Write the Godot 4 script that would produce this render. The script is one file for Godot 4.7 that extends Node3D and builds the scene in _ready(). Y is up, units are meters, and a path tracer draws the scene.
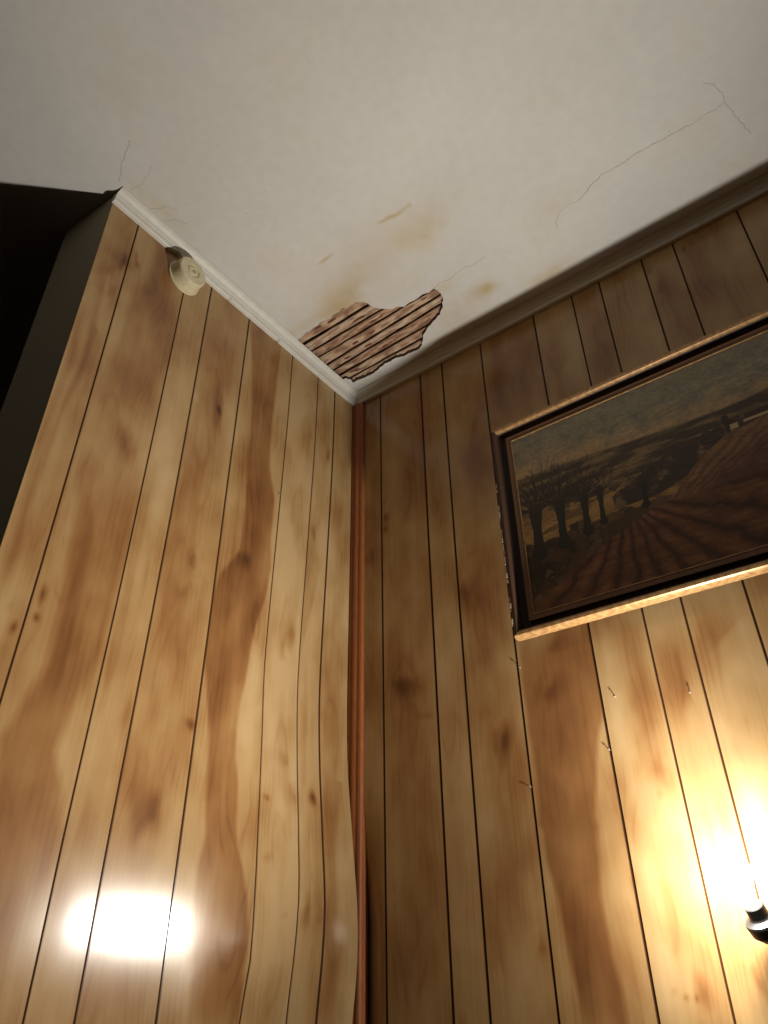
extends Node3D

# Heights below are measured from the lower edge of the ceiling moulding, which stands Y0 above the floor.
const Y0 := 2.62
const CEIL := 0.036
const LAMP := Vector3(0.958, -1.65, 0.122)
const LEFT_GROOVES := [0.1176, 0.2085, 0.3405, 0.5455, 0.7052, 0.7966, 0.9787]
const RIGHT_GROOVES := [0.1171, 0.2937, 0.3833, 0.5365, 0.7352, 0.8682, 0.9584, 1.0929, 1.186, 1.3661, 1.456, 1.609, 1.808, 1.941, 2.031, 2.166]
const LEFT_END := 1.067
const RIGHT_END := 2.2
const PANEL_TOP := 0.03
const PANEL_LOW := -2.6
const LEFT_STREAKS := [[3,0.413,0.0108,0.005,0.397,0.534,-0.147,0.402,0.511,-0.325,0.403,0.49,-0.424,0.398,0.483,-0.512,0.394,0.487,-0.605,0.362,0.478,-0.734,0.361,0.477,-0.826,0.349,0.48,-0.928,0.362,0.531,-1.016,0.389,0.552,-1.093,0.405,0.553,-1.164,0.414,0.539,-1.231,0.422,0.523,-1.294,0.424,0.509,-1.356,0.418,0.5,-1.414,0.404,0.494,-1.465,0.401,0.49,-1.472,0.401,0.487,-1.528,0.399,0.481,-1.545,0.397,0.482,-1.595,0.372,0.494,-1.644,0.36,0.496,-1.738,0.351,0.485,-1.782,0.357,0.484,-1.867,0.347,0.484],[3,0.165,0.036000000000000004,-0.493,0.349,0.54,-0.699,0.343,0.548,-0.849,0.351,0.558,-0.972,0.354,0.561,-1.095,0.41,0.557,-1.199,0.423,0.536],[6,0.3,0.036000000000000004,0.02,0.86,0.956,-0.035,0.836,0.907,-0.148,0.802,0.911,-0.282,0.806,0.938,-0.396,0.796,0.955,-0.511,0.816,0.964,-0.587,0.81,0.909],[6,0.338,0.0216,-0.829,0.804,0.957,-0.935,0.806,0.935,-1.036,0.804,0.923,-1.131,0.802,0.912,-1.223,0.805,0.912,-1.282,0.821,0.91,-1.342,0.836,0.927,-1.397,0.845,0.943,-1.431,0.853,0.953,-1.5,0.817,0.947,-1.568,0.806,0.946,-1.633,0.807,0.941,-1.734,0.814,0.938],[6,0.15,0.0108,-0.894,0.907,0.926,-0.983,0.885,0.907,-1.113,0.882,0.902,-1.232,0.876,0.901,-1.323,0.878,0.907],[7,0.262,0.014400000000000001,-0.445,1.049,1.062,-0.594,1.039,1.057,-0.721,1.039,1.061,-0.844,1.044,1.058],[7,0.262,0.014400000000000001,-0.344,1.019,1.033,-0.568,1.006,1.023,-0.705,1.021,1.033,-0.846,1.022,1.034],[7,0.262,0.018000000000000002,-0.867,1.027,1.073,-0.922,1.03,1.059,-1.052,1.031,1.049,-1.143,1.027,1.05],[5,0.225,0.014400000000000001,-0.772,0.765,0.797,-0.929,0.771,0.798,-1.067,0.763,0.789,-1.196,0.762,0.793,-1.315,0.775,0.787],[4,0.21,0.045000000000000005,0.025,0.565,0.692,-0.219,0.563,0.689,-0.345,0.552,0.69],[4,0.188,0.036000000000000004,-0.631,0.634,0.706,-0.87,0.612,0.706,-1.072,0.602,0.69,-1.21,0.584,0.649,-1.366,0.586,0.685],[4,0.225,0.0216,-1.459,0.603,0.685,-1.536,0.594,0.662,-1.624,0.596,0.65],[1,0.225,0.0108,-0.722,0.134,0.214,-0.864,0.164,0.212,-0.997,0.193,0.214],[1,0.15,0.0108,-1.018,0.179,0.208,-1.224,0.168,0.201,-1.434,0.186,0.205],[0,0.165,0.0216,-0.067,0.033,0.111,-0.392,0.041,0.111,-0.571,0.069,0.107],[0,0.225,0.018000000000000002,-1.198,0.028,0.113,-1.348,0.061,0.111,-1.349,0.044,0.109,-1.474,0.071,0.113,-1.676,0.082,0.112,-1.83,0.083,0.114],[2,0.15,0.0216,-1.363,0.213,0.266,-1.44,0.212,0.252,-1.462,0.212,0.249]]
const LEFT_KNOTS := [[1.022,-0.25,0.036,0.071,0.5],[0.994,-0.174,0.009,0.028,0.4],[0.96,-0.108,0.009,0.026,0.4],[0.955,-0.146,0.009,0.015,0.4],[0.871,-0.697,0.034,0.043,0.45],[1.007,-0.443,0.006,0.016,0.3],[0.634,-0.476,0.045,0.082,0.4],[0.613,-0.436,0.011,0.014,0.7],[0.609,-0.926,0.022,0.04,0.75],[0.463,-0.83,0.03,0.025,0.4],[0.258,-0.32,0.034,0.07,0.3],[0.146,-0.336,0.011,0.029,0.3],[0.181,-0.621,0.029,0.042,0.5],[0.96,-1.162,0.007,0.019,0.5],[0.959,-1.204,0.007,0.009,0.6],[0.996,-1.241,0.006,0.014,0.5],[1.011,-1.193,0.006,0.012,0.3],[0.715,-1.304,0.017,0.037,0.35],[0.568,-1.334,0.014,0.014,0.4],[0.639,-1.027,0.026,0.035,0.3],[0.264,-1.033,0.032,0.043,0.5],[0.255,-1.07,0.021,0.018,0.4],[0.156,-1.404,0.013,0.021,0.5],[0.352,-1.2,0.016,0.021,0.4],[0.266,-1.341,0.039,0.02,0.22],[0.232,-1.408,0.027,0.034,0.3],[0.633,-1.531,0.031,0.044,0.4],[0.172,-1.695,0.025,0.034,0.6],[0.152,-1.4,0.013,0.018,0.3],[0.313,-1.571,0.013,0.011,0.25],[0.243,-1.676,0.013,0.007,0.3],[0.325,-1.442,0.011,0.01,0.3]]
const RIGHT_STREAKS := [[4,0.45,0.014400000000000001,-1.084,0.547,0.741,-1.218,0.544,0.741,-1.301,0.542,0.733,-1.355,0.544,0.712,-1.415,0.544,0.697,-1.509,0.54,0.677,-1.527,0.548,0.679,-1.591,0.55,0.672,-1.652,0.563,0.664,-1.71,0.568,0.665,-1.766,0.574,0.668,-1.82,0.582,0.676,-1.874,0.586,0.676],[4,0.3,0.036000000000000004,0.017,0.566,0.728,-0.186,0.56,0.733,-0.386,0.544,0.688],[6,0.338,0.0216,-1.172,0.87,0.937,-1.276,0.878,0.928,-1.384,0.868,0.893],[1,0.15,0.054,-0.286,0.201,0.293,-0.541,0.204,0.29,-0.884,0.137,0.29,-1.237,0.132,0.29,-1.511,0.144,0.274,-1.741,0.131,0.282],[3,0.15,0.036000000000000004,-0.388,0.389,0.522,-0.629,0.407,0.515,-0.881,0.403,0.52,-1.339,0.429,0.516,-1.506,0.389,0.482,-1.698,0.392,0.484],[7,0.225,0.018000000000000002,-1.155,0.977,1.073,-1.215,0.96,0.995],[0,0.15,0.018000000000000002,-0.257,0.037,0.104,-0.721,0.05,0.105,-1.135,0.056,0.105],[9,0.3,0.036000000000000004,-0.052,1.209,1.262,-0.277,1.187,1.254],[6,0.225,0.036000000000000004,-0.015,0.885,0.956,-0.346,0.881,0.952],[5,0.188,0.018000000000000002,-1.135,0.811,0.851,-1.298,0.803,0.848,-1.374,0.81,0.839]]
const RIGHT_KNOTS := [[0.221,-1.138,0.03,0.034,0.45],[0.482,-1.353,0.019,0.042,0.8],[0.479,-0.296,0.019,0.048,0.4],[0.425,-0.893,0.035,0.06,0.35],[0.071,-0.691,0.025,0.054,0.4],[0.514,-1.761,0.017,0.02,0.4],[0.134,-1.602,0.007,0.016,0.5],[0.137,-1.646,0.007,0.009,0.5],[0.619,-1.23,0.036,0.034,0.4],[0.635,-1.119,0.032,0.026,0.35],[0.831,-1.447,0.019,0.039,0.4],[0.815,-1.487,0.013,0.012,0.4],[0.828,-1.831,0.017,0.022,0.4],[0.769,-1.823,0.007,0.007,0.35],[0.791,-1.832,0.006,0.006,0.4],[0.81,-1.834,0.006,0.007,0.45],[0.73,-1.637,0.011,0.017,0.3],[1.134,-0.169,0.025,0.065,0.4],[1.206,-0.044,0.008,0.012,0.4],[1.104,-0.057,0.009,0.016,0.4],[0.141,-0.543,0.009,0.02,0.4],[0.138,-0.585,0.009,0.016,0.4],[0.926,-1.822,0.011,0.021,0.3],[0.258,-1.213,0.017,0.009,0.35]]
const BULGE_Z := [0.02,0.118,0.208,0.34,0.45,0.546,0.62,0.705,0.797,1.07]
const BULGE_Y := [0,0.3,0.7,1.1,1.3,1.55,1.65,1.76,1.87,2.1,2.7]
const BULGE := [[0.003,0.003,0.003,0.002,0.008,0.034,0.046,0.047,0.034,0.013,0.0],[0.0,0.0,-0.009,-0.018,-0.009,0.015,0.025,0.021,0.009,0.0,0.0],[0.0,0.001,-0.008,-0.016,-0.005,0.018,0.025,0.018,0.005,0.0,0.0],[0.0,0.001,-0.006,-0.012,0.0,0.013,0.0176,0.0184,0.0,-0.003,0.0],[0.0,0.0,-0.004,0.0026,0.0045,0.0068,0.0074,0.0076,0.0082,0.0086,0.0045],[0.0,-0.001,-0.002,-0.0014,-0.0024,-0.0036,-0.0039,-0.0041,-0.0044,-0.0046,-0.0024],[0.0,-0.0005,-0.0015,-0.0041,-0.0071,-0.0106,-0.0116,-0.012,-0.013,-0.0136,-0.0071],[0.0,0.0,-0.001,-0.0062,-0.0107,-0.016,-0.0174,-0.0182,-0.0196,-0.0205,-0.0107],[0.0,0.0,-0.003,-0.0076,-0.0131,-0.0196,-0.0214,-0.0222,-0.024,-0.0251,-0.0131],[0.0,0.0,-0.003,-0.0094,-0.0162,-0.0243,-0.0265,-0.0275,-0.0297,-0.031,-0.0162]]


var rng := RandomNumberGenerator.new()

# ---------------------------------------------------------------- mesh helper
class Builder:
	var v := PackedVector3Array()
	var n := PackedVector3Array()
	var t := PackedVector2Array()
	func tri(a: Vector3, b: Vector3, c: Vector3, na: Vector3, nb: Vector3, nc: Vector3, ua := Vector2.ZERO, ub := Vector2.ZERO, uc := Vector2.ZERO) -> void:
		if (b - a).cross(c - a).dot(na + nb + nc) > 0.0:
			v.append_array([a, c, b]); n.append_array([na, nc, nb]); t.append_array([ua, uc, ub])
		else:
			v.append_array([a, b, c]); n.append_array([na, nb, nc]); t.append_array([ua, ub, uc])
	func face(a: Vector3, b: Vector3, c: Vector3, d: Vector3, toward: Vector3, uv := []) -> void:
		var nn := (b - a).cross(c - a)
		if nn.length() < 1e-12: nn = (c - a).cross(d - a)
		nn = nn.normalized()
		if nn.dot(toward) < 0.0: nn = -nn
		var u: Array = uv if uv.size() == 4 else [Vector2(0, 0), Vector2(1, 0), Vector2(1, 1), Vector2(0, 1)]
		tri(a, b, c, nn, nn, nn, u[0], u[1], u[2])
		tri(a, c, d, nn, nn, nn, u[0], u[2], u[3])
	func box(lo: Vector3, hi: Vector3, bev := 0.0) -> void:
		var c := (lo + hi) / 2.0
		var h := (hi - lo) / 2.0
		var b := Vector3.ONE * minf(bev, minf(h.x, minf(h.y, h.z)) * 0.9)
		for ax in 3:
			var e1 := (ax + 1) % 3
			var e2 := (ax + 2) % 3
			for s in [-1.0, 1.0]:
				var q := []
				for k in [[-1, -1], [1, -1], [1, 1], [-1, 1]]:
					var p := c
					p[ax] += s * h[ax]
					p[e1] += k[0] * (h[e1] - b[e1])
					p[e2] += k[1] * (h[e2] - b[e2])
					q.append(p)
				var nn := Vector3.ZERO
				nn[ax] = s
				face(q[0], q[1], q[2], q[3], nn)
		if bev <= 0.0: return
		for ax in 3:
			var e1 := (ax + 1) % 3
			var e2 := (ax + 2) % 3
			for s1 in [-1.0, 1.0]:
				for s2 in [-1.0, 1.0]:
					var q := []
					for k in [[-1, 0], [1, 0], [1, 1], [-1, 1]]:
						var p := c
						p[ax] += k[0] * (h[ax] - b[ax])
						p[e1] += s1 * (h[e1] - (b[e1] if k[1] else 0.0))
						p[e2] += s2 * (h[e2] - (0.0 if k[1] else b[e2]))
						q.append(p)
					var nn := Vector3.ZERO
					nn[e1] = s1; nn[e2] = s2
					face(q[0], q[1], q[2], q[3], nn)
	# a profile of (radius, height) points turned round the y axis, then placed with a transform
	func lathe(prof: Array, at: Transform3D, seg := 28) -> void:
		for k in prof.size() - 1:
			var p: Vector2 = prof[k]
			var q: Vector2 = prof[k + 1]
			var d := q - p
			var nn := Vector2(d.y, -d.x).normalized()
			for j in seg:
				var a := TAU * j / seg
				var b := TAU * (j + 1) / seg
				var ca := Vector3(cos(a), 0, sin(a))
				var cb := Vector3(cos(b), 0, sin(b))
				var A := at * (ca * p.x + Vector3.UP * p.y)
				var B := at * (cb * p.x + Vector3.UP * p.y)
				var C := at * (cb * q.x + Vector3.UP * q.y)
				var D := at * (ca * q.x + Vector3.UP * q.y)
				var na := at.basis * (ca * nn.x + Vector3.UP * nn.y)
				var nb := at.basis * (cb * nn.x + Vector3.UP * nn.y)
				tri(A, B, C, na, nb, nb)
				tri(A, C, D, na, nb, na)
	func tube(pts: Array, r: float, seg := 10) -> void:
		for k in pts.size() - 1:
			var a: Vector3 = pts[k]
			var b: Vector3 = pts[k + 1]
			var d := (b - a).normalized()
			var e := d.cross(Vector3.UP if absf(d.y) < 0.9 else Vector3.RIGHT).normalized()
			var f := d.cross(e)
			for j in seg:
				var c0 := e * cos(TAU * j / seg) + f * sin(TAU * j / seg)
				var c1 := e * cos(TAU * (j + 1) / seg) + f * sin(TAU * (j + 1) / seg)
				tri(a + c0 * r, a + c1 * r, b + c1 * r, c0, c1, c1)
				tri(a + c0 * r, b + c1 * r, b + c0 * r, c0, c1, c0)
	func mesh() -> ArrayMesh:
		var arr := []
		arr.resize(Mesh.ARRAY_MAX)
		arr[Mesh.ARRAY_VERTEX] = v
		arr[Mesh.ARRAY_NORMAL] = n
		arr[Mesh.ARRAY_TEX_UV] = t
		var m := ArrayMesh.new()
		m.add_surface_from_arrays(Mesh.PRIMITIVE_TRIANGLES, arr)
		return m

func put(called: String, b: Builder, m: Material, parent: Node = self) -> MeshInstance3D:
	var o := MeshInstance3D.new()
	o.name = called
	o.mesh = b.mesh()
	o.material_override = m
	parent.add_child(o, true)
	return o

func group_node(called: String, at := Vector3.ZERO) -> Node3D:
	var o := Node3D.new()
	o.name = called
	o.position = at
	add_child(o, true)
	return o

func tag(o: Node, label: String, category := "", kind := "", grouped := "") -> void:
	if label: o.set_meta("label", label)
	if category: o.set_meta("category", category)
	if kind: o.set_meta("kind", kind)
	if grouped: o.set_meta("group", grouped)

func mat(c: Color, rough := 0.6, metal := 0.0, spec := 0.5) -> StandardMaterial3D:
	var m := StandardMaterial3D.new()
	m.albedo_color = c
	m.roughness = rough
	m.metallic = metal
	m.metallic_specular = spec
	return m

func rgb(r: int, g: int, b: int) -> Color:
	return Color(r / 255.0, g / 255.0, b / 255.0)

func noise_bytes(w: int, h: int, sx: float, sy: float, freq: float, seed_: int, octaves := 4) -> PackedByteArray:
	# noise of w x h pixels, stretched sx and sy times
	var f := FastNoiseLite.new()
	f.seed = seed_
	f.noise_type = FastNoiseLite.TYPE_SIMPLEX_SMOOTH
	f.frequency = freq
	f.fractal_octaves = octaves
	var im := f.get_image(maxi(4, int(w / sx)), maxi(4, int(h / sy)))
	im.resize(w, h, Image.INTERPOLATE_CUBIC)
	im.convert(Image.FORMAT_L8)
	return im.get_data()

func noise_texture(freq: float, seed_: int, lo: Color, hi: Color, size := 256) -> NoiseTexture2D:
	var f := FastNoiseLite.new()
	f.seed = seed_
	f.frequency = freq
	f.fractal_octaves = 5
	var r := Gradient.new()
	r.set_color(0, lo)
	r.set_color(1, hi)
	r.set_offset(0, 0.25)
	r.set_offset(1, 0.75)
	var t := NoiseTexture2D.new()
	t.width = size; t.height = size
	t.seamless = true
	t.noise = f
	t.color_ramp = r
	return t

# ---------------------------------------------------------------- camera and light
func set_view() -> void:
	var cam := Camera3D.new()
	cam.name = "camera"
	cam.fov = rad_to_deg(2.0 * atan(512.0 / 729.3))
	cam.near = 0.02
	cam.transform = Transform3D(Basis(Vector3(0.8008928, -0.0109014, -0.5987086), Vector3(0.3356768, 0.8361397, 0.4338104), Vector3(0.4958748, -0.5484082, 0.6733176)), Vector3(1.30542, Y0 - 1.81592, 1.6))
	add_child(cam)
	cam.current = true
	var e := Environment.new()
	e.background_mode = Environment.BG_COLOR
	e.background_color = Color(0, 0, 0)
	e.ambient_light_source = Environment.AMBIENT_SOURCE_DISABLED
	e.tonemap_mode = Environment.TONE_MAPPER_LINEAR
	e.tonemap_exposure = 1.0
	e.sdfgi_enabled = true
	e.ssao_enabled = true
	e.ssil_enabled = true
	var w := WorldEnvironment.new()
	w.name = "world_environment"
	w.environment = e
	add_child(w)

# ---------------------------------------------------------------- wood
func streak_at(s: Array, y: float) -> Vector2:
	# the two edges of a heartwood streak at a height; x > y where there is none
	var rows := (s.size() - 3) / 3
	if y > s[3] + 0.09 or y < s[3 + (rows - 1) * 3] - 0.09: return Vector2(1, -1)
	for k in rows - 1:
		var y1: float = s[3 + k * 3]
		var y2: float = s[6 + k * 3]
		if y >= y2:
			var q := clampf((y1 - y) / maxf(y1 - y2, 0.001), 0.0, 1.0)
			return Vector2(lerpf(s[4 + k * 3], s[7 + k * 3], q), lerpf(s[5 + k * 3], s[8 + k * 3], q))
	var z := 3 + (rows - 1) * 3
	return Vector2(s[z + 1], s[z + 2])

func wood_image(edges: Array, streaks: Array, knots: Array, tones: Array, seed_: int) -> Image:
	var px := 0.002
	var wide: float = edges[-1]
	var w := int(wide / px)
	var h := int((PANEL_TOP - PANEL_LOW) / px)
	var fine := noise_bytes(w, h, 1.0, 45.0, 0.18, seed_, 3)
	var band := noise_bytes(w, h, 3.0, 60.0, 0.06, seed_ + 1, 3)
	var blot := noise_bytes(w, h, 4.0, 8.0, 0.045, seed_ + 2, 4)
	var warp := noise_bytes(w, h, 4.0, 10.0, 0.03, seed_ + 3, 3)
	var tone := PackedFloat32Array()
	tone.resize(w * h)
	var wave := PackedFloat32Array()
	for k in 256:
		wave.append(pow(0.5 + 0.5 * sin(TAU * k / 256.0), 6.0) - 0.22)
	rng.seed = seed_
	for pl in edges.size() - 1:
		var a := int(edges[pl] / px)
		var b := mini(w, int(edges[pl + 1] / px))
		var base: float = tones[pl % tones.size()]
		var mid := rng.randf_range(0.25, 0.75)
		var ring_a := rng.randf_range(2500.0, 6000.0)
		var ring_b := rng.randf_range(0.25, 0.6) * (1.0 if rng.randf() < 0.5 else -1.0)
		var ring_k := rng.randf_range(0.07, 0.15)
		var mine := []
		for s in streaks:
			if s[0] == pl: mine.append(s)
		for row in h:
			var y := PANEL_TOP - row * px
			var spans := []
			for s in mine:
				var e := streak_at(s, y)
				if e.x < e.y:
					var ends := smoothstep(0.0, 0.16, minf(s[3] + 0.09 - y, y - (s[s.size() - 3] - 0.09)))
					spans.append([e.x, e.y, s[1] * ends, 1.0 / s[2]])
			var o := row * w
			var ph := row * ring_b * 2.0
			for x in range(a, b):
				var i := o + x
				var wn := (warp[i] - 128) / 128.0
				var q := float(x - a) / (b - a) - mid
				var t := base + (band[i] - 128) * 0.0008 + (blot[i] - 128) * 0.0026 + (fine[i] - 128) * 0.0004
				t += ring_k * clampf((blot[i] - 96) / 64.0, 0.0, 1.0) * wave[int(q * q * ring_a + ph + wn * 420.0 + 4096.0) & 255]
				for sp in spans:
					var xx: float = x * px + wn * 0.008
					var m := clampf(minf(xx - sp[0], sp[1] - xx) * sp[3] + 0.5, 0.0, 1.0)
					t += m * sp[2]
				tone[i] = t if x > a and x < b - 1 else 1.6
	for k in knots:
		var kx: float = k[0]; var ky: float = k[1]; var rx: float = k[2]; var ry: float = k[3]
		for row in range(maxi(0, int((PANEL_TOP - ky - ry * 2.6) / px)), mini(h, int((PANEL_TOP - ky + ry * 2.6) / px))):
			for x in range(maxi(0, int((kx - rx * 2.6) / px)), mini(w, int((kx + rx * 2.6) / px))):
				var i := row * w + x
				var wn := (warp[i] - 128) / 128.0
				var bn := (blot[i] - 128) / 128.0
				var dx := (x * px - kx) / rx + bn * 1.6
				var dy := (PANEL_TOP - row * px - ky) / ry + wn * 1.3 - bn * 0.7
				var r2 := dx * dx + dy * dy
				tone[i] += k[4] * exp(-r2 * 1.15) * clampf(0.85 + bn * 1.1, 0.2, 1.4) + 0.05 * k[4] * sin(sqrt(r2) * 6.0 + bn * 5.0) * exp(-r2 * 0.35)
	var lut := []
	var stops := [[0.0, rgb(180,151,109)], [0.3, rgb(163,130,86)], [0.6, rgb(143,103,63)], [0.95, rgb(116,77,45)], [1.6, rgb(68,44,27)]]
	for k in 256:
		var t := k / 255.0 * 1.6
		for j in stops.size() - 1:
			if t <= stops[j + 1][0]:
				lut.append((stops[j][1] as Color).lerp(stops[j + 1][1], (t - stops[j][0]) / (stops[j + 1][0] - stops[j][0])))
				break
	var lr := PackedByteArray(); var lg := PackedByteArray(); var lb := PackedByteArray()
	for c in lut:
		lr.append(c.r8); lg.append(c.g8); lb.append(c.b8)
	var out := PackedByteArray()
	out.resize(w * h * 3)
	for i in w * h:
		var k := clampi(int(tone[i] * 159.4), 0, 255)
		out[i * 3] = lr[k]; out[i * 3 + 1] = lg[k]; out[i * 3 + 2] = lb[k]
	return Image.create_from_data(w, h, false, Image.FORMAT_RGB8, out)

func wood_material(im: Image) -> StandardMaterial3D:
	var m := mat(Color.WHITE, 0.18, 0.0, 0.42)
	m.albedo_texture = ImageTexture.create_from_image(im)
	return m

# ---------------------------------------------------------------- the buckled left panel
func smooth_row(xs: Array, vals: Array, x: float) -> float:
	x = clampf(x, xs[0], xs[-1])
	var k := 0
	while k < xs.size() - 2 and x > xs[k + 1]: k += 1
	var t: float = (x - xs[k]) / (xs[k + 1] - xs[k])
	return cubic_interpolate(vals[k], vals[k + 1], vals[maxi(k - 1, 0)], vals[mini(k + 2, xs.size() - 1)], t)

func bulge(z: float, y: float) -> float:
	var col := []
	for j in BULGE_Y.size():
		var vals := []
		for k in BULGE_Z.size(): vals.append(BULGE[k][j])
		col.append(smooth_row(BULGE_Z, vals, z))
	return smooth_row(BULGE_Y, col, -y)

func left_point(s: float, y: float, deep: float) -> Vector3:
	return Vector3(bulge(s, y) - deep, y + Y0, s)

func shade_curl(s: float, y: float) -> float:
	# added bend: the first right board turns back low down so lamplight misses it
	var k := smoothstep(-1.38, -1.7, y)
	return -0.038 * k * pow(clampf((0.118 - s) / 0.085, 0.0, 1.0), 1.3)

func right_point(s: float, y: float, deep: float) -> Vector3:
	return Vector3(s, y + Y0, shade_curl(s, y) - deep)

func sheet_normal(f: Callable, s: float, y: float, out: Vector3) -> Vector3:
	var e := 0.006
	var n: Vector3 = (f.call(s + e, y, 0.0) - f.call(s - e, y, 0.0)).cross(f.call(s, y + e, 0.0) - f.call(s, y - e, 0.0)).normalized()
	return n if n.dot(out) > 0.0 else -n

func board(f: Callable, s0: float, s1: float, rows: Array, out: Vector3, wide: float, inner: int) -> Builder:
	var b := Builder.new()
	var g := 0.0019
	var c := 0.0012
	var secs := [[s0 + g, 0.0024, -1.0], [s0 + g + c, 0.0, 0.0]]
	for k in inner: secs.append([lerpf(s0 + g + c, s1 - g - c, (k + 1.0) / (inner + 1.0)), 0.0, 0.0])
	secs.append_array([[s1 - g - c, 0.0, 0.0], [s1 - g, 0.0024, 1.0]])
	var grid := []
	for y in rows:
		var line := []
		for s in secs:
			var n := sheet_normal(f, s[0], y, out)
			line.append([f.call(s[0], y, s[1]), n, Vector2(s[0] / wide, (PANEL_TOP - y) / (PANEL_TOP - PANEL_LOW))])
		grid.append(line)
	for r in grid.size() - 1:
		for k in secs.size() - 1:
			var A = grid[r][k]; var B = grid[r][k + 1]; var C = grid[r + 1][k + 1]; var D = grid[r + 1][k]
			b.tri(A[0], B[0], C[0], A[1], B[1], C[1], A[2], B[2], C[2])
			b.tri(A[0], C[0], D[0], A[1], C[1], D[1], A[2], C[2], D[2])
	return b

func sheet(f: Callable, s0: float, s1: float, deep: float, ns: int, rows: Array, out: Vector3) -> Builder:
	var b := Builder.new()
	for r in rows.size() - 1:
		for k in ns:
			var a0 := lerpf(s0, s1, float(k) / ns)
			var a1 := lerpf(s0, s1, (k + 1.0) / ns)
			b.face(f.call(a0, rows[r], deep), f.call(a1, rows[r], deep), f.call(a1, rows[r + 1], deep), f.call(a0, rows[r + 1], deep), out)
	return b

func heights(n: int) -> Array:
	var out := []
	for k in n + 1: out.append(lerpf(PANEL_TOP, PANEL_LOW, float(k) / n))
	return out

func build_walls() -> void:
	var groove := mat(rgb(60, 37, 22), 0.9, 0.0, 0.1)
	# left wall: stud wall, jamb face at its free end, dark groove bottoms, and the boards
	var b := Builder.new()
	b.box(Vector3(-0.19, 0, -0.12), Vector3(-0.04, Y0 + CEIL, LEFT_END - 0.002))
	var left := put("wall_left", b, mat(rgb(120, 105, 85), 0.9))
	tag(left, "wood panelled wall ending at the dark opening, its boards bulging by the corner", "", "structure")
	var ly := heights(44)
	put("groove_backing", sheet(left_point, 0.02, LEFT_END, 0.0022, 90, ly, Vector3.RIGHT), groove, left)
	var edges := [0.0]
	edges.append_array(LEFT_GROOVES)
	edges.append(LEFT_END + 0.004)
	var wide: float = edges[-1]
	var wl := wood_material(wood_image(edges, LEFT_STREAKS, LEFT_KNOTS, [0.2,0.18,0.1,0.26,0.32,0.24,0.32,0.34], 11))
	for k in edges.size() - 1:
		put("board", board(left_point, maxf(edges[k], 0.0175), minf(edges[k + 1], LEFT_END), ly, Vector3.RIGHT, wide, 4), wl, left)
	b = Builder.new()
	for r in ly.size() - 1:
		var p0 := left_point(LEFT_END, ly[r], 0.0)
		var p1 := left_point(LEFT_END, ly[r + 1], 0.0)
		var q0 := Vector3(-0.2, p0.y, LEFT_END + 0.016)
		var q1 := Vector3(-0.2, p1.y, LEFT_END + 0.016)
		var notch := 0.006 if absf(ly[r] + 0.5) < 0.035 else 0.0
		b.face(p0, q0 + Vector3(notch, 0, 0), q1 + Vector3(notch, 0, 0), p1, Vector3(0, 0, 1))
		b.face(q0, q1, q1 + Vector3(0, 0, -0.03), q0 + Vector3(0, 0, -0.03), Vector3.LEFT)
	var top := left_point(LEFT_END, PANEL_TOP, 0.0)
	b.face(top, top + Vector3(0.0, CEIL - PANEL_TOP, 0), Vector3(-0.2, Y0 + CEIL, LEFT_END + 0.016), Vector3(-0.2, top.y, LEFT_END + 0.016), Vector3(0, 0, 1))
	put("jamb_face", b, mat(rgb(150,140,118), 0.8), left)
	# right wall
	b = Builder.new()
	b.box(Vector3(0.0, 0, -0.16), Vector3(3.6, Y0 + CEIL, -0.045))
	b.box(Vector3(RIGHT_END, 0, -0.045), Vector3(3.6, Y0 + CEIL, -0.002))
	var right := put("wall_right", b, mat(rgb(150, 110, 70), 0.7))
	tag(right, "wood panelled wall behind the landscape painting and the wall lamp", "", "structure")
	edges = [0.0]
	edges.append_array(RIGHT_GROOVES)
	edges.append(RIGHT_END)
	wide = edges[-1]
	var ry := heights(20)
	put("groove_backing", sheet(right_point, 0.0, RIGHT_END, 0.0022, 66, ry, Vector3(0, 0, 1)), groove, right)
	var wr := wood_material(wood_image(edges, RIGHT_STREAKS, RIGHT_KNOTS, [0.3,0.3,0.24,0.32,0.32,0.24,0.26,0.28,0.3,0.32,0.28], 37))
	for k in edges.size() - 1:
		put("board", board(right_point, edges[k], edges[k + 1], ry if k == 0 else heights(2), Vector3(0, 0, 1), wide, 8 if k == 0 else 1), wr, right)

# ---------------------------------------------------------------- ceiling with the broken plaster
func ragged(pts: Array, depth: int, amount: float) -> Array:
	var out := pts
	for d in depth:
		var next := []
		for k in out.size() - 1:
			var a: Vector2 = out[k]
			var c: Vector2 = out[k + 1]
			var m := (a + c) / 2.0
			var nn := (c - a).orthogonal()
			next.append(a)
			next.append(m + nn * rng.randf_range(-amount, amount))
		next.append(out[-1])
		out = next
	return out

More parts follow.
